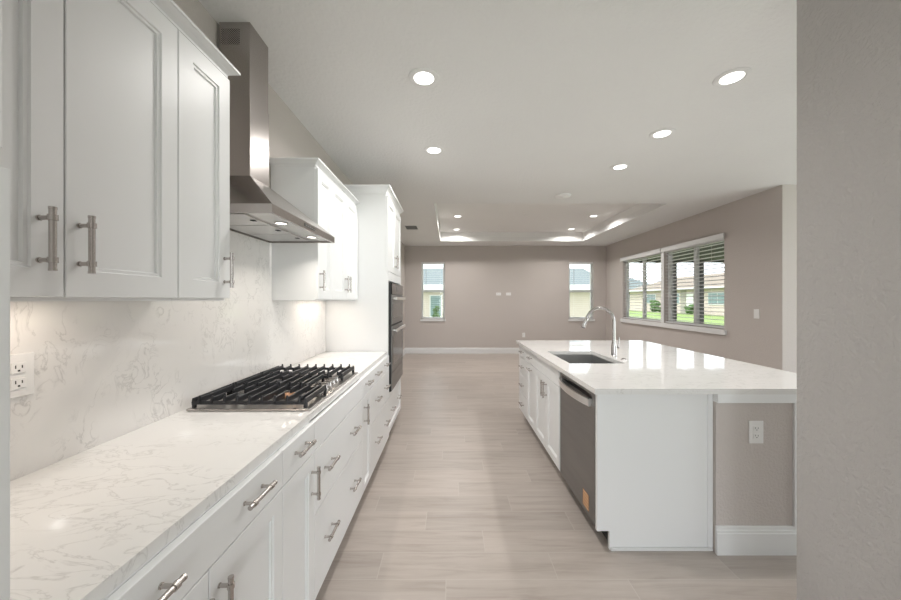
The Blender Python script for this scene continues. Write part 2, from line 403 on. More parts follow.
# house behind the back wall windows
h3 = thing('neighbour_house', (3, 29, -.13), 'cream house with grey roof and white fascia seen through the narrow back windows', 'house')
boxo('wall', STUCCO, -14, 10.5, 24, 34, -.13, 2.1, h3)
m_ = MB(); gable(m_, -14.7, 11.2, 23.5, 34.5, 2.42, 4.05, 'x', .05); m_.build('roof', ROOFG, h3)
boxo('fascia', TRIM, -14.7, 11.2, 23.4, 23.5, 2.08, 2.45, h3)
f = boxo('window', TRIM, -1.45, -.6, 23.93, 24.0, .2, 1.75, h3); boxo('pane', WINDK, -1.38, -.67, 23.9, 23.93, .28, 1.67, f)
def shrub(x, y, r, h, label):
    bm = MB()
    for k in range(26):
        a = random.uniform(0, 6.28); rr = r*random.uniform(0, .75); z = random.uniform(.15, h-.15)-.13
        s_ = random.uniform(.16, .3)*r*1.4
        mt = Matrix.Translation((x+rr*math.cos(a), y+rr*math.sin(a), z)) @ Matrix.Rotation(random.uniform(0, 3), 4, 'X') @ Matrix.Diagonal((s_, s_, s_*.8, 1))
        bmesh.ops.create_icosphere(bm.bm, subdivisions=2, radius=1, matrix=mt)
    for v in bm.bm.verts: v.co += Vector((random.uniform(-1, 1), random.uniform(-1, 1), random.uniform(-1, 1)))*.05
    tag(bm.build('shrub', LEAF), label, 'shrub')
shrub(26.0, 37.3, .6, 1.0, 'low green shrub by the cream house door outside')
shrub(26.0, 43.8, .8, 1.5, 'taller green shrub at the far end of the cream house outside')
shrub(-.95, 22.3, .28, 1.25, 'dark green shrub outside the narrow window near the ovens')

# ------------------------------------------------------------------ cabinet helpers
def front(name, parent, xf, d, y0, y1, z0, z1, style, m=CAB, stile=.058, t=.02, label=None):
    """cabinet front: xf = outer face plane, d = +1 faces +x, -1 faces -x"""
    g = .0016; y0 += g; y1 -= g; z0 += g; z1 -= g
    if style == 'slab': rings = [(0, -.0015), (.0015, 0)]
    else: rings = [(0, -.0015), (.0015, 0), (stile, 0), (stile+.0025, -.0045), (stile+.010, -.0045), (stile+.0125, -.0105)]
    mb = MB(); prev = None
    rings = [(0, -t)] + rings
    for i, (ins, dep) in enumerate(rings):
        vs = [mb.bm.verts.new((xf+d*dep, y, z)) for y, z in ((y0+ins, z0+ins), (y1-ins, z0+ins), (y1-ins, z1-ins), (y0+ins, z1-ins))]
        if prev:
            for k in range(4): mb.bm.faces.new((prev[k], prev[(k+1) % 4], vs[(k+1) % 4], vs[k]))
        else: mb.bm.faces.new(vs)
        prev = vs
    mb.bm.faces.new(prev)
    o = mb.build(name, m, parent)
    if label: o['label'] = label
    return o
def handle(parent, xf, d, yc, zc, vert, ln=.134):
    """bar pull with collared posts"""
    mb = MB(); so = .030; h = ln/2; xb = xf+d*so; r = .0064
    def P(a, x=xb): return (x, yc, zc+a) if vert else (x, yc+a, zc)
    mb.tube([P(-h), P(-h+.002), P(-h+.002), P(h-.002), P(h-.002), P(h)], [r*.8, r, r, r, r, r*.8], 14)
    for s in (-1, 1):
        a = s*(h-.022)
        mb.tube([P(a-.006), P(a+.006)], r*1.35, 14)                       # collar on the bar
        mb.tube([P(s*(h-.004)), P(s*(h+.001))], r*1.1, 14)
        mb.tube([P(a, xf), P(a, xf+d*.003), P(a, xf+d*.003), P(a, xb)], [.0062, .0062, .0048, .0048], 12)
    return mb.build('handle', NICKEL, parent, smooth=True)
def crown(parent, d, xf, xback, y0, y1, z0, h, p, end0=False, end1=False, name='crown_moulding'):
    """sprung crown along the front of a wall cabinet run, returned round free ends"""
    prof = [(0, 0), (.006, 0), (.006, h*.22), (p*.45, h*.5), (p*.85, h*.74), (p, h*.78), (p, h), (0, h)]
    mb = MB(); loops = []
    for px, pz in prof:
        ya = y0-(px if end0 else 0); yb = y1+(px if end1 else 0); xo = xf+d*px
        pts = []
        if end0: pts.append((xback, ya, z0+pz))
        pts += [(xo, ya, z0+pz), (xo, yb, z0+pz)]
        if end1: pts.append((xback, yb, z0+pz))
        loops.append([mb.bm.verts.new(q) for q in pts])
    n = len(loops)
    for i in range(n):
        a, b = loops[i], loops[(i+1) % n]
        for k in range(len(a)-1): mb.bm.faces.new((a[k], a[k+1], b[k+1], b[k]))
    mb.bm.faces.new([l[0] for l in loops]); mb.bm.faces.new([l[-1] for l in loops][::-1])
    return mb.build(name, CAB, parent)

# ------------------------------------------------------------------ left base cabinets
XW = XL + .002
XD = -.58            # door face plane
XB = XD - .021       # carcass front
ZTOE, ZD0, ZS1, ZS2, ZD1 = .105, .112, .752, .482, .880
def base_cab(y0, y1, label, xf=XD, xb=XW, d=1, ztop=.883):
    t = thing('base_cabinet', ((xf+xb)/2, (y0+y1)/2, 0), label, 'cabinet')
    boxo('body', CAB, xb, xf-d*.021, y0+.0005, y1-.0005, ZTOE, ztop, t)
    boxo('toe_kick', CAB, xb, xf-d*.095, y0+.0005, y1-.0005, 0, ZTOE, t)
    return t
YA0, YA1, YB1, YC1, YD1, YE1 = .4635, 1.194, 1.473, 2.279, 2.508, 3.258
a = base_cab(YA0, YA1, 'white base cabinet with one wide drawer over two doors, nearest on the left run')
dr = front('drawer', a, XD, 1, YA0, YA1, ZS1, ZD1, 'slab')
handle(dr, XD, 1, .645, .828, False); handle(dr, XD, 1, 1.015, .828, False)
ym = .829
dd = front('door', a, XD, 1, YA0, ym, ZD0, ZS1, 'panel'); handle(dd, XD, 1, ym-.035, .64, True)
dd = front('door', a, XD, 1, ym, YA1, ZD0, ZS1, 'panel'); handle(dd, XD, 1, ym+.035, .64, True)
b = base_cab(YA1, YB1, 'narrow white base cabinet with drawer over door, just before the cooktop')
dr = front('drawer', b, XD, 1, YA1, YB1, ZS1, ZD1, 'slab'); handle(dr, XD, 1, (YA1+YB1)/2, .828, False)
dd = front('door', b, XD, 1, YA1, YB1, ZD0, ZS1, 'panel'); handle(dd, XD, 1, YB1-.032, .635, True)
c = base_cab(YB1, YC1, 'white base cabinet with two deep drawers directly beneath the cooktop', ztop=.862)
front('false_front', c, XD, 1, YB1, YC1, ZS1, ZD1, 'slab')
for z0, z1 in ((ZS2, ZS1), (ZD0, ZS2)):
    dr = front('drawer', c, XD, 1, YB1, YC1, z0, z1, 'slab')
    for y in (1.635, 2.04): handle(dr, XD, 1, y, (z0+z1)/2+.012, False)
e = base_cab(YC1, YD1, 'very narrow white pull-out base cabinet just past the cooktop')
dr = front('drawer', e, XD, 1, YC1, YD1, ZS1, ZD1, 'slab'); handle(dr, XD, 1, 2.395, .826, False, .13)
dd = front('door', e, XD, 1, YC1, YD1, ZD0, ZS1, 'panel', stile=.045); handle(dd, XD, 1, YC1+.032, .635, True)
e = base_cab(YD1, YE1, 'white three-drawer base cabinet next to the oven cabinet')
for z0, z1 in ((ZS1, ZD1), (ZS2, ZS1), (ZD0, ZS2)):
    dr = front('drawer', e, XD, 1, YD1, YE1, z0, z1, 'slab')
    for y in (2.70, 3.07): handle(dr, XD, 1, y, (z0+z1)/2+.01, False)

def slab_hole(x0, x1, y0, y1, z0, z1, hx0, hx1, hy0, hy1):
    mb = MB(); xs = [x0, hx0, hx1, x1]; ys = [y0, hy0, hy1, y1]
    for i in range(3):
        for j in range(3):
            if i == 1 and j == 1: continue
            mb.box(xs[i], xs[i+1], ys[j], ys[j+1], z0, z1)
    bmesh.ops.remove_doubles(mb.bm, verts=mb.bm.verts, dist=1e-5)
    seen = {}
    for f in list(mb.bm.faces): seen.setdefault(frozenset(f.verts), []).append(f)
    bmesh.ops.delete(mb.bm, geom=[f for fs in seen.values() if len(fs) > 1 for f in fs], context='FACES_ONLY')
    return mb
ZK = .914
tag(slab_hole(XW, -.600, YA0, 3.256, .884, ZK, -1.13, -.65, 1.53, 2.26).build('countertop', QUARTZ),
    'white veined quartz countertop running along the left wall under the cooktop', 'countertop')
tag(boxo('backsplash', SPLASH, XL+.0005, XL+.012, YA0, 3.256, ZK+.0005, 1.396), 'veined quartz backsplash along the left wall', 'backsplash')
# taller piece behind the hood
bs = boxo('hood_backsplash', SPLASH, XL+.0005, XL+.012, 1.374, 2.274, 1.3965, 1.79); tag(bs, 'veined quartz panel between the two wall cabinets behind the range hood', 'backsplash')

# ------------------------------------------------------------------ wall cabinets
XU = -.875
ZU0, ZU1 = 1.397, 2.284
UPX = XL+.003
def wall_cab(y0, y1, label, doors, hz=1.52, c0=False, c1=False):
    t = thing('wall_cabinet', ((XU+UPX)/2, (y0+y1)/2, ZU0), label, 'cabinet')
    mb = MB(); xb = XU-.021
    mb.box(UPX, xb, y0+.0005, y1-.0005, ZU0+.02, ZU1)
    mb.box(xb-.02, xb, y0+.0005, y1-.0005, ZU0, ZU0+.02)
    mb.box(UPX, xb-.02, y0+.0005, y0+.018, ZU0, ZU0+.02); mb.box(UPX, xb-.02, y1-.018, y1-.0005, ZU0, ZU0+.02)
    mb.build('body', CAB, t)
    for a0, a1, hs_ in doors:
        dd = front('door', t, XU, 1, a0, a1, ZU0+.008, ZU1-.012, 'panel', stile=.062)
        handle(dd, XU, 1, a1-(.050 if y0 < .5 else .036) if hs_ > 0 else a0+.030, hz, True)
    crown(t, 1, XU-.0195, UPX, y0, y1, ZU1+.0005, .040, .038, c0, c1)
    return t
Y1, Y2, Y3 = .783, 1.109, 1.370
wall_cab(YA0, Y2, 'white two-door wall cabinet at the near left above the outlet', [(YA0, Y1, 1), (Y1, Y2, -1)], 1.53)
wall_cab(Y2, Y3, 'narrow white single-door wall cabinet just before the range hood', [(Y2, Y3, 1)], 1.515, False, True)
V0, V1, V2, V3 = 2.278, 2.56, 2.895, 3.256
wall_cab(V0, V1, 'narrow white single-door wall cabinet just past the range hood', [(V0, V1, -1)], 1.53, True, False)
wall_cab(V1, V3, 'white two-door wall cabinet beside the tall oven cabinet', [(V1, V2, 1), (V2, V3, -1)], 1.53)

# refrigerator side panel and cabinet at the left edge
tag(boxo('refrigerator_side_panel', CAB, XW, -.588, .442, .4615, 0, 1.575, None, .0015), 'tall white side panel at the far left edge of the view', 'panel')
fc = thing('refrigerator_cabinet', (-.9, .2, 1.58), 'white cabinet over the refrigerator space at the upper left edge', 'cabinet')
boxo('body', CAB, XW, -.615, -.45, .4615, 1.58, 2.284, fc)
front('door', fc, -.593, 1, -.45, .0, 1.60, 2.275, 'panel'); front('door', fc, -.593, 1, -.0, .459, 1.60, 2.275, 'panel')

# under-cabinet light bars
def ucl(y0, y1, label, power):
    t = thing('under_cabinet_light', (-1.07, (y0+y1)/2, 1.4), label, 'light')
    boxo('housing', PLATE, -1.09, -1.05, y0, y1, 1.405, 1.4165, t); boxo('lens', LEDW, -1.086, -1.054, y0+.01, y1-.01, 1.401, 1.405, t)
    l = area('lamp', (0, 0, 0), (0, 0, -1), .03, y1-y0-.03, power, (1, .88, .76)); l.parent = t; l.location = Vector((-1.07, (y0+y1)/2, 1.398))-Vector(t.location)
ucl(.55, 1.0, 'slim warm light bar under the near wall cabinets', .6)
ucl(2.62, 3.15, 'slim warm light bar under the wall cabinets beside the oven cabinet', .8)

# ------------------------------------------------------------------ oven cabinet and ovens
OY0, OY1 = 3.262, 4.105
OX = -.592
oc = thing('oven_cabinet', ((OX+XW)/2, (OY0+OY1)/2, 0), 'tall white cabinet housing the black wall ovens', 'cabinet')
mb = MB(); oxb = OX-.021
mb.box(XW, oxb, OY0, OY0+.035, ZTOE, 2.40); mb.box(XW, oxb, OY1-.035, OY1, ZTOE, 2.40)
mb.box(XW, oxb, OY0+.035, OY1-.035, 1.585, 2.40); mb.box(XW, oxb, OY0+.035, OY1-.035, ZTOE, .50); mb.box(XW, XW+.02, OY0+.035, OY1-.035, .5, 1.585)
mb.build('body', CAB, oc)
boxo('toe_kick', CAB, XW, OX-.095, OY0, OY1, 0, ZTOE, oc)
fr = MB(); fr.box(oxb, OX, OY0, OY0+.034, .50, 1.585); fr.box(oxb, OX, OY1-.034, OY1, .50, 1.585); fr.box(oxb, OX, OY0, OY1, 1.585, 1.672); fr.box(oxb, OX, OY0, OY1, .465, .50)
fr.build('face_frame', CAB, oc)
om = (OY0+OY1)/2
dd = front('door', oc, OX, 1, OY0, om, 1.675, 2.385, 'panel'); handle(dd, OX, 1, om-.032, 1.80, True)
dd = front('door', oc, OX, 1, om, OY1, 1.675, 2.385, 'panel'); handle(dd, OX, 1, om+.032, 1.80, True)
for z0, z1 in ((ZD0, .462),):
    dr = front('drawer', oc, OX, 1, OY0, OY1, z0, z1, 'panel', stile=.05)
    for y in (3.46, 3.88): handle(dr, OX, 1, y, .31, False)
crown(oc, 1, OX-.0195, XW, OY0, OY1, 2.401, .076, .045, True, True)
vy0, vy1 = OY0+.045, OY1-.045
VX = -.560
ov = thing('wall_oven', (-.85, om, .52), 'black and steel microwave-over-oven unit in the tall cabinet', 'oven')
boxo('body', BLACK, -1.13, OX+.002, vy0-.005, vy1+.005, .515, 1.57, ov)
boxo('frame', BLACK, OX+.002, VX-.010, vy0-.004, vy1+.004, .520, 1.568, ov)
boxo('control_panel', BLACKG, VX-.0095, VX, vy0, vy1, 1.455, 1.565, ov, .002)
def oven_door(z0, z1, hz):
    fr = MB(); fr.box(VX-.0095, VX, vy0, vy1, z0, z1); d_ = fr.build('door', DWST, ov, .003)
    boxo('window', OVENG, VX+.0002, VX+.002, vy0+.05, vy1-.05, z0+.06, z1-.085, d_)
    hb = MB(); xh = VX+.032
    hb.box(xh-.008, xh+.008, vy0+.05, vy1-.07, hz-.014, hz+.014)
    for y in (vy0+.08, vy1-.10): hb.box(VX, xh-.008, y-.012, y+.012, hz-.01, hz+.01)
    hb.build('handle', HANDM, d_, .004)
oven_door(1.165, 1.45, 1.415)
oven_door(.700, 1.145, 1.105)
boxo('lower_trim', DWST, VX-.0095, VX-.002, vy0, vy1, .525, .694, ov, .002)
boxo('display', mat('oven_display', (.05, .07, .08), .1), VX+.0003, VX+.0015, om-.09, om+.09, 1.49, 1.535, ov)

# ------------------------------------------------------------------ cooktop
CX0, CX1, CY0, CY1 = -1.155, -.612, 1.503, 2.290
ct = thing('cooktop', ((CX0+CX1)/2, (CY0+CY1)/2, ZK), 'stainless gas cooktop with black cast-iron grates on the left counter', 'cooktop')
zt = ZK+.010
boxo('tray', STEEL, CX0, CX1, CY0, CY1, ZK+.0005, zt, ct, .004)
boxo('burner_box', BLACK, -1.125, -.655, 1.535, 2.255, .868, ZK-.001, ct)
third = (CY1-CY0-.03)/3
gz0, gz1 = zt+.022, zt+.046
def bar(mb, x0, x1, y0, y1, za, zb, tp=.0025):
    mb.hull([(x0, y0, za), (x1, y0, za), (x1, y1, za), (x0, y1, za)], [(x0+tp, y0+tp, zb), (x1-tp, y0+tp, zb), (x1-tp, y1-tp, zb), (x0+tp, y1-tp, zb)])
for k in range(3):
    g0 = CY0+.012+k*(third+.003); g1 = g0+third-.001
    gx0, gx1 = CX0+.016, (CX1-.020 if k != 1 else CX1-.125)
    mb = MB(); w_ = .006
    bar(mb, gx0, gx1, g0, g0+.010, gz0-.006, gz0+.010); bar(mb, gx0, gx1, g1-.010, g1, gz0-.006, gz0+.010)
    bar(mb, gx0, gx0+.014, g0, g1, gz0, gz1-.002)
    if k == 1: bar(mb, gx1-.014, gx1, g0, g1, gz0, gz1-.002)
    else:
        # front corner steps back beside the knobs
        bar(mb, gx1-.014, gx1, g0, g1, gz0, gz1-.002)
    nb = 9 if k != 1 else 7
    cyg = (g0+g1)/2
    for i in range(nb):
        x = gx0+(gx1-gx0)*(i+.6)/(nb+.2)
        near_burn = min(abs(x-bx) for bx in ((-1.02, -.77) if k != 1 else (-.94,)))
        if near_burn < .035:
            bar(mb, x-w_, x+w_, g0, cyg-.030, gz0, gz1); bar(mb, x-w_, x+w_, cyg+.030, g1, gz0, gz1)
        else: bar(mb, x-w_, x+w_, g0, g1, gz0, gz1)
        # up-turned finger tips on the outer ends
        for yy in (g0+.007, g1-.007):
            mb.hull([(x-w_, yy-.010, gz0), (x+w_, yy-.010, gz0), (x+w_, yy+.010, gz0), (x-w_, yy+.010, gz0)], [(x-w_+.002, yy-.003, gz1+.009), (x+w_-.002, yy-.003, gz1+.009), (x+w_-.002, yy+.003, gz1+.009), (x-w_+.002, yy+.003, gz1+.009)])
    for x in (gx0+.008, gx1-.008):
        for y in (g0+.008, g1-.008): mb.box(x-.007, x+.007, y-.006, y+.006, zt, gz0)
    mb.build('grate', IRON, ct, .0015)
for bx_, by_, r in ((-1.02, CY0+.145, .036), (-.77, CY0+.145, .046), (-.94, (CY0+CY1)/2, .060), (-1.02, CY1-.145, .046), (-.77, CY1-.145, .036)):
    bn = MB().lathe(bx_, by_, [(0, zt), (r*1.35, zt), (r*1.35, zt+.004), (r*1.05, zt+.006), (r, zt+.015), (r*.9, zt+.017), (0, zt+.017)], 28).build('burner', BURN, ct, smooth=True)
    MB().lathe(bx_, by_, [(r*.9, zt+.0172), (r*.98, zt+.020), (r*.9, zt+.025), (0, zt+.026)], 28).build('burner_cap', BRASS if r == .046 and by_ < 1.8 else IRON, bn, smooth=True)
for i in range(5):
    kx, ky = -.672+.0*(i % 2), 1.781+i*.0575
    kn = MB().lathe(kx, ky, [(0, zt), (.026, zt), (.026, zt+.005), (.0215, zt+.007), (.019, zt+.026), (.017, zt+.030), (0, zt+.030)], 24).build('knob', STEEL, ct, smooth=True)
    boxo('grip', BURN, kx-.019, kx+.019, ky-.004, ky+.004, zt+.0301, zt+.036, kn, .001)

# ------------------------------------------------------------------ range hood
HY0, HY1, HXF, HXB = 1.457, 2.243, -.754, XL+.013
HZ0, HZ1 = 1.770, 1.808
hd = thing('range_hood', (-1.0, (HY0+HY1)/2, HZ0), 'stainless chimney range hood above the cooktop', 'range hood')
PY0, PY1, PXF, PZ = 1.752, 1.936, -1.018, 2.03
mb = MB()
mb.box(HXB, HXF, HY0, HY0+.012, HZ0, HZ1); mb.box(HXB, HXF, HY1-.012, HY1, HZ0, HZ1); mb.box(HXF-.012, HXF, HY0+.012, HY1-.012, HZ0, HZ1); mb.box(HXB, HXB+.012, HY0+.012, HY1-.012, HZ0, HZ1)
mb.hull([(HXB, HY0, HZ1), (HXF, HY0, HZ1), (HXF, HY1, HZ1), (HXB, HY1, HZ1)], [(HXB, PY0-.004, PZ), (PXF+.004, PY0-.004, PZ), (PXF+.004, PY1+.004, PZ), (HXB, PY1+.004, PZ)])
mb.build('canopy', STEELH, hd)
boxo('underside', FILTER, HXB+.012, HXF-.012, HY0+.012, HY1-.012, HZ0+.010, HZ0+.016, hd)
ch = boxo('chimney', STEELH, HXB, PXF, PY0, PY1, PZ, 2.44, hd, .001)
ch2 = boxo('upper_chimney', STEELH, HXB, PXF-.003, PY0+.003, PY1-.003, 2.44, ZC-.0005, hd, .001)
boxo('vent_grille', GRILLE, HXB+.012, PXF-.055, PY0+.0018, PY0+.0029, ZC-.115, ZC-.035, ch2)
boxo('vent_grille', GRILLE, HXB+.012, PXF-.055, PY1-.0029, PY1-.0018, ZC-.115, ZC-.035, ch2)
for k in range(3):
    y0 = HY0+.05+k*.232
    f = boxo('filter', FILTER, -1.15, -.90, y0, y0+.222, HZ0+.004, HZ0+.0095, hd, .001)
    boxo('latch', BLACK, -.935, -.915, y0+.10, y0+.125, HZ0+.001, HZ0+.0038, f)
for y in (1.70, 2.075):
    l = MB().lathe(-.835, y, [(.031, HZ0+.0098), (.031, HZ0+.006), (.025, HZ0+.006), (.025, HZ0+.0098)], 24).build('lamp_ring', STEEL, hd, smooth=True)
    MB().lathe(-.835, y, [(0, HZ0+.007), (.0245, HZ0+.007), (.0245, HZ0+.0097), (0, HZ0+.0097)], 24).build('lens', GLOWW, l)
    a_ = area('lamp', (0, 0, 0), (0, 0, -1), .05, .05, 1.1, (1, .93, .84), 'DISK', 130); a_.parent = hd; a_.location = Vector((-.835, y, HZ0+.003))-Vector(hd.location)
cp = boxo('control_panel', mat('hood_control_strip', (.12, .12, .12), .3, .3), HXF, HXF+.0015, 1.78, 1.92, HZ0+.012, HZ1-.010, hd)
for k in range(5):
    boxo('button', STEEL, HXF+.0016, HXF+.0026, 1.795+k*.025, 1.807+k*.025, HZ0+.016, HZ1-.015, cp)

# ------------------------------------------------------------------ island
IX = .82                                  # door plane, faces -x
IY0, IY1 = 1.932, 4.115
ixb = IX+.021
KX0, KX1 = 1.466, 1.896
tag(slab_hole(.79, 2.30, 1.885, 4.16, .884, ZK, .915, 1.34, 2.64, 3.27).build('island_countertop', QUARTZ), 'white quartz countertop of the island with a cut-out for the sink', 'countertop')
# end panel with toe notch
ep = MB(); pr = [(IX, ZTOE), (.89, ZTOE), (.89, 0), (1.464, 0), (1.464, .883), (IX, .883)]
ep.hull([(x, IY0, z) for x, z in pr], [(x, IY0+.02, z) for x, z in pr])
t = thing('island_end_panel', (1.14, IY0+.01, 0), 'flat white panel closing the near end of the island beside the dishwasher', 'panel')
ep.build('panel', CAB, t, .0012)
boxo('shoe_moulding', TRIM, .892, 1.463, IY0-.012, IY0-.0005, 0, .018, t, .004)
boxo('stile', CAB, IX+.001, IX+.018, IY0-.004, IY0-.0003, ZTOE+.002, .882, t); boxo('stile', CAB, 1.438, 1.464, IY0-.007, IY0-.0003, .019, .882, t)
def icab(y0, y1, label, ztop=.883):
    t = thing('base_cabinet', (1.14, (y0+y1)/2, 0), label, 'cabinet')
    if ztop < .8:      # open-topped sink cabinet
        mb = MB(); mb.box(ixb, 1.462, y0+.0005, y1-.0005, ZTOE, ZTOE+.02); mb.box(ixb, 1.462, y0+.0005, y0+.018, ZTOE+.02, .883); mb.box(ixb, 1.462, y1-.018, y1-.0005, ZTOE+.02, .883)
        mb.box(ixb, ixb+.015, y0+.018, y1-.018, ZTOE+.02, .883); mb.box(1.447, 1.462, y0+.018, y1-.018, ZTOE+.02, .883); mb.build('body', CAB, t)
    else: boxo('body', CAB, ixb, 1.462, y0+.0005, y1-.0005, ZTOE, ztop, t)
    boxo('toe_kick', CAB, IX+.075, 1.462, y0+.0005, y1-.0005, 0, ZTOE, t)
    return t
DY0, DY1 = 1.965, 2.597
J0, J1, J2, J3 = 2.600, 3.345, 3.70, IY1
sk = icab(J0, J1, 'white two-door sink cabinet in the island beside the dishwasher', .5)
front('false_front', sk, IX, -1, J0, J1, .742, ZD1, 'slab')
jm = (J0+J1)/2
dd = front('door', sk, IX, -1, J0, jm, ZD0, .742, 'panel'); handle(dd, IX, -1, jm-.032, .635, True)
dd = front('door', sk, IX, -1, jm, J1, ZD0, .742, 'panel'); handle(dd, IX, -1, jm+.032, .635, True)
w3 = icab(J1, J2, 'white island cabinet with a drawer over a pull-out door, just past the sink')
dr = front('drawer', w3, IX, -1, J1, J2, .742, ZD1, 'slab'); handle(dr, IX, -1, (J1+J2)/2, .81, False)
dd = front('door', w3, IX, -1, J1, J2, ZD0, .742, 'panel'); handle(dd, IX, -1, (J1+J2)/2, .69, False)
w4 = icab(J2, J3, 'white four-drawer island cabinet at the far end of the island')
for z0, z1 in ((.742, ZD1), (.545, .742), (.33, .545), (ZD0, .33)):
    dr = front('drawer', w4, IX, -1, J2, J3, z0, z1, 'slab'); handle(dr, IX, -1, (J2+J3)/2, (z0+z1)/2, False)
# knee wall
struct(boxo('wall_island', WALL, KX0, KX1, 1.905, 4.10, 0, .835))
struct(boxo('trim_5', CAB, KX0, KX1+.012, 1.890, 4.11, .8355, .8835))
struct(boxo('trim_6', TRIM, KX1-.008, KX1+.006, 1.893, 1.9048, BBH+.002, .835))
baseboard('baseboard_island', 'y', 1.905, -1, KX0-.004, KX1+.02, .155)
baseboard('baseboard_island_side', 'x', KX1, 1, 1.9055, 4.10, .155)

# dishwasher
dw = thing('dishwasher', (1.1, (DY0+DY1)/2, 0), 'slate stainless dishwasher built into the near end of the island', 'dishwasher')
boxo('tub', BLACK, .862, 1.44, DY0+.003, DY1-.003, .10, .868, dw)
boxo('toe_plate', BLACK, .905, 1.44, DY0+.003, DY1-.003, .012, .0995, dw)
DX = IX+.004
dr = boxo('door', DWST, DX, .8615, DY0+.006, DY1-.006, .105, .862, dw, .004)
boxo('door_gasket', BLACK, DX+.012, .8612, DY0+.002, DY0+.0055, .105, .862, dw)
# bowed handle bar
mb = MB(); n = 14; y0, y1 = DY0+.055, DY1-.035; zh = .800
for i in range(n):
    def pt_(k):
        u = k/n; y = y0+(y1-y0)*u; off = .018+.030*math.sin(math.pi*u)**.7
        return y, DX-off
    (ya, xa), (yb, xb_) = pt_(i), pt_(i+1)
    mb.hull([(xa, ya, zh-.022), (xa+.010, ya, zh-.022), (xa+.010, ya, zh+.022), (xa, ya, zh+.022)], [(xb_, yb, zh-.022), (xb_+.010, yb, zh-.022), (xb_+.010, yb, zh+.022), (xb_, yb, zh+.022)])
mb.box(DX-.020, DX+.001, y0-.004, y0+.014, zh-.022, zh+.022); mb.box(DX-.020, DX+.001, y1-.014, y1+.004, zh-.022, zh+.022)
mb.build('handle', HANDM, dr)
boxo('control_pocket', BLACKG, DX-.0006, DX+.001, DY0+.05, DY1-.05, .822, .846, dr)
# copper striped patch low on the door
door_patch = boxo('label', mat('copper_patch', (.22, .14, .10), .5), DX-.0006, DX-.0001, DY0+.085, DY0+.185, .135, .235, dr); door_patch['label'] = 'copper coloured striped patch'
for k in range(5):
    boxo('stripe', mat('pale_orange_stripe', (.80, .44, .22), .5), DX-.0012, DX-.0007, DY0+.093, DY0+.177, .140+k*.0195, .151+k*.0195, door_patch)

# sink
SX0, SX1, SY0, SY1 = .905, 1.35, 2.63, 3.28
sn = thing('sink', ((SX0+SX1)/2, (SY0+SY1)/2, .66), 'undermount stainless single-bowl sink set in the island', 'sink')
mb = MB(); t_ = .008
bz = .675
mb.box(SX0, SX1, SY0, SY1, bz, bz+t_)
mb.box(SX0, SX0+t_, SY0, SY1, bz+t_, .8835); mb.box(SX1-t_, SX1, SY0, SY1, bz+t_, .8835)
mb.box(SX0+t_, SX1-t_, SY0, SY0+t_, bz+t_, .8835); mb.box(SX0+t_, SX1-t_, SY1-t_, SY1, bz+t_, .8835)
mb.build('bowl', SINKM, sn)
MB().lathe((SX0+SX1)/2, (SY0+SY1)/2, [(0, bz+t_+.0002), (.045, bz+t_+.0002), (.045, bz+t_+.003), (.036, bz+t_+.003), (.03, bz+t_+.001), (0, bz+t_+.001)], 24).build('drain', CHROME, sn, smooth=True)
# faucet
FX, FY = 1.402, 2.96
fa = thing('faucet', (FX, FY, ZK), 'chrome gooseneck pull-down faucet standing behind the island sink', 'faucet')
MB().lathe(FX, FY, [(0, ZK+.0002), (.027, ZK+.0002), (.027, ZK+.006), (.0235, ZK+.010), (.0225, ZK+.08), (.0205, ZK+.10), (.0185, ZK+.115), (0, ZK+.115)], 28).build('base', CHROME, fa, smooth=True)
pts = [(FX, FY, ZK+.10), (FX, FY, ZK+.18), (FX, FY, ZK+.29)]; ra = .118; cz = ZK+.30
for k in range(0, 21):
    a_ = R(0 + k*163/20); pts.append((FX-ra+ra*math.cos(a_), FY, cz+ra*math.sin(a_)))
MB().tube(pts, [.0165, .0145, .0128]+[.0122]*21, 18).build('spout', CHROME, fa, smooth=True)
e0 = Vector(pts[-1]); dr_ = (Vector(pts[-1])-Vector(pts[-2])).normalized()
sp = MB().tube([e0, e0+dr_*.004, e0+dr_*.03, e0+dr_*.085, e0+dr_*.09], [.0125, .0150, .0150, .0185, .0165], 18).build('spray_head', CHROME, fa, smooth=True)
MB().tube([e0+dr_*.0902, e0+dr_*.093], .0145, 16).build('nozzle', BLACK, sp)
lv = MB(); lv.tube([(FX, FY, ZK+.075), (FX+.040, FY, ZK+.075)], .0125, 14); lv.tube([(FX+.033, FY, ZK+.075), (FX+.041, FY, ZK+.11), (FX+.046, FY, ZK+.165)], [.0065, .006, .0045], 10); lv.build('lever', CHROME, fa, smooth=True)
tag(MB().lathe(1.405, 2.80, [(0, ZK+.0002), (.021, ZK+.0002), (.021, ZK+.006), (.016, ZK+.009), (.012, ZK+.013), (0, ZK+.013)], 24).build('disposal_button', CHROME, smooth=True),
    'small round chrome button on the island counter beside the faucet', 'button')

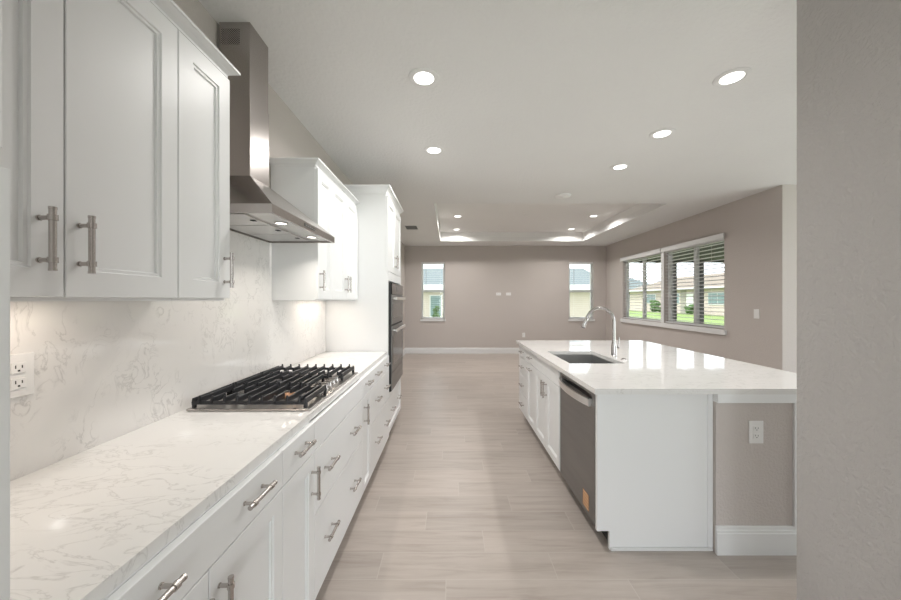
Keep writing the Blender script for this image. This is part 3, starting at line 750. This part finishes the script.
# ------------------------------------------------------------------ outlets, switches
def plate(name, axis, p, d, a, z, w, h, label, cat, kind='duplex', horiz=False):
    """axis: normal axis of the plate; p = wall plane, d = facing"""
    loc = (p, a, z) if axis == 'x' else (a, p, z)
    t = thing(name, loc, label, cat)
    def bx(mb, a0, a1, z0, z1, q0, q1):
        if axis == 'x': mb.box(min(p+d*q0, p+d*q1), max(p+d*q0, p+d*q1), a+a0, a+a1, z+z0, z+z1)
        else: mb.box(a+a0, a+a1, min(p+d*q0, p+d*q1), max(p+d*q0, p+d*q1), z+z0, z+z1)
    mb = MB(); bx(mb, -w/2, w/2, -h/2, h/2, .0003, .006); mb.build('cover_plate', PLATE, t, .002)
    if kind == 'duplex':
        for s in (-1, 1):
            cx_, cz_ = (s*.0195*1.06, 0) if horiz else (0, s*.0195*1.06)
            mb = MB(); bx(mb, cx_-.0165, cx_+.0165, cz_-.0145, cz_+.0145, .0062, .0085); rc = mb.build('receptacle', PLATE, t, .003)
            mb = MB()
            bx(mb, cx_-.0085, cx_-.006, cz_-.001, cz_+.008, .0086, .009); bx(mb, cx_+.006, cx_+.0085, cz_-.001, cz_+.007, .0086, .009); bx(mb, cx_-.0025, cx_+.0025, cz_-.0095, cz_-.005, .0086, .009)
            mb.build('slots', SLOT, rc)
    elif kind == 'switch':
        mb = MB(); bx(mb, -.0165, .0165, -.033, .033, .0062, .0085); mb.build('rocker', PLATE, t, .001)
plate('wall_outlet', 'x', XL+.012, 1, .935, 1.195, .075, .118, 'white electrical outlet on the backsplash at the left edge', 'outlet')
plate('wall_outlet', 'y', 1.905, -1, 1.684, .672, .079, .124, 'white electrical outlet on the greige end wall of the island', 'outlet')
plate('wall_switch', 'x', XR, -1, 4.585, 1.216, .08, .125, 'white light switch on the right wall between window and corner', 'switch', 'switch')
plate('wall_outlet', 'y', YB, -1, 1.257, 1.557, .125, .075, 'left of two high white outlets in the middle of the back wall', 'outlet', horiz=True)
plate('wall_outlet', 'y', YB, -1, 1.518, 1.557, .125, .075, 'right of two high white outlets in the middle of the back wall', 'outlet', horiz=True)
plate('wall_outlet', 'y', YB, -1, 1.915, .484, .075, .12, 'low white outlet on the back wall just above the island corner', 'outlet')

# ------------------------------------------------------------------ ceiling fixtures
def can(x, y, zc, label, power, grp):
    t = thing('recessed_light', (x, y, zc), label, 'ceiling light', grp)
    MB().lathe(x, y, [(.098, zc-.0003), (.097, zc-.004), (.088, zc-.006), (.070, zc-.009), (.0635, zc-.006), (.0635, zc-.0003)], 40).build('trim_ring', CEIL, t, smooth=True)
    MB().lathe(x, y, [(0, zc-.0065), (.063, zc-.0065), (.063, zc-.0004), (0, zc-.0004)], 40).build('lens', GLOW, t)
    l = area('lamp', (0, 0, 0), (0, 0, -1), .12, .12, power, (1, .97, .94), 'DISK', 158); l.parent = t; l.location = (0, 0, -.012)
gk = 'recessed lights over the kitchen'
can(-.169, 2.195, ZC, 'recessed light over the aisle, largest and nearest on the left', 11, gk)
can(-.156, 3.255, ZC, 'recessed light over the aisle, second one farther along', 11, gk)
can(1.786, 2.19, ZC, 'recessed light over the island, nearest and largest on the right', 7, gk)
can(1.797, 2.93, ZC, 'recessed light over the island, middle of the row of three', 7, gk)
can(1.800, 3.66, ZC, 'recessed light over the island, farthest of the row of three', 7, gk)
gt = 'recessed lights in the ceiling tray'
can(.14, 6.70, ZT, 'recessed light in the ceiling tray, front left', 15, gt)
can(.14, 7.95, ZT, 'recessed light in the ceiling tray, back left', 15, gt)
can(2.77, 6.68, ZT, 'recessed light in the ceiling tray, front right', 15, gt)
can(2.77, 7.90, ZT, 'recessed light in the ceiling tray, back right', 15, gt)
t = thing('smoke_detector', (1.52, 4.67, ZC), 'flat white round smoke detector on the ceiling just before the tray', 'smoke detector')
MB().lathe(1.52, 4.67, [(0, ZC-.0003), (.105, ZC-.0003), (.105, ZC-.010), (.098, ZC-.018), (.06, ZC-.026), (0, ZC-.028)], 36).build('cover', PLATE, t, smooth=True)
MB().lathe(1.52, 4.67, [(0, ZC-.0283), (.02, ZC-.0283), (.02, ZC-.032), (0, ZC-.033)], 20).build('sensor', PLATE, t, smooth=True)
tag(MB().lathe(1.43, 6.62, [(0, ZT-.0003), (.05, ZT-.0003), (.048, ZT-.006), (0, ZT-.008)], 24).build('ceiling_cover_plate', PLATE, smooth=True), 'small round blank plate at the centre of the ceiling tray', 'cover plate')
t = thing('ceiling_vent', (-.76, 6.73, ZC), 'small rectangular air vent in the ceiling left of the tray', 'vent')
mb = MB(); vx, vy = -.76, 6.73
mb.box(vx-.12, vx+.12, vy-.18, vy-.17, ZC-.006, ZC-.0003); mb.box(vx-.12, vx+.12, vy+.17, vy+.18, ZC-.006, ZC-.0003); mb.box(vx-.12, vx-.11, vy-.17, vy+.17, ZC-.006, ZC-.0003); mb.box(vx+.11, vx+.12, vy-.17, vy+.17, ZC-.006, ZC-.0003)
mb.build('frame', TRIM, t)
boxo('duct', SLOT, vx-.11, vx+.11, vy-.17, vy+.17, ZC-.002, ZC-.0004, t)
mb = MB()
for k in range(11): mb.box(vx-.11, vx+.11, vy-.155+k*.03, vy-.152+k*.03, ZC-.006, ZC-.0022)
mb.build('louvres', mat('grey_louvre', (.35, .34, .33), .5), t)
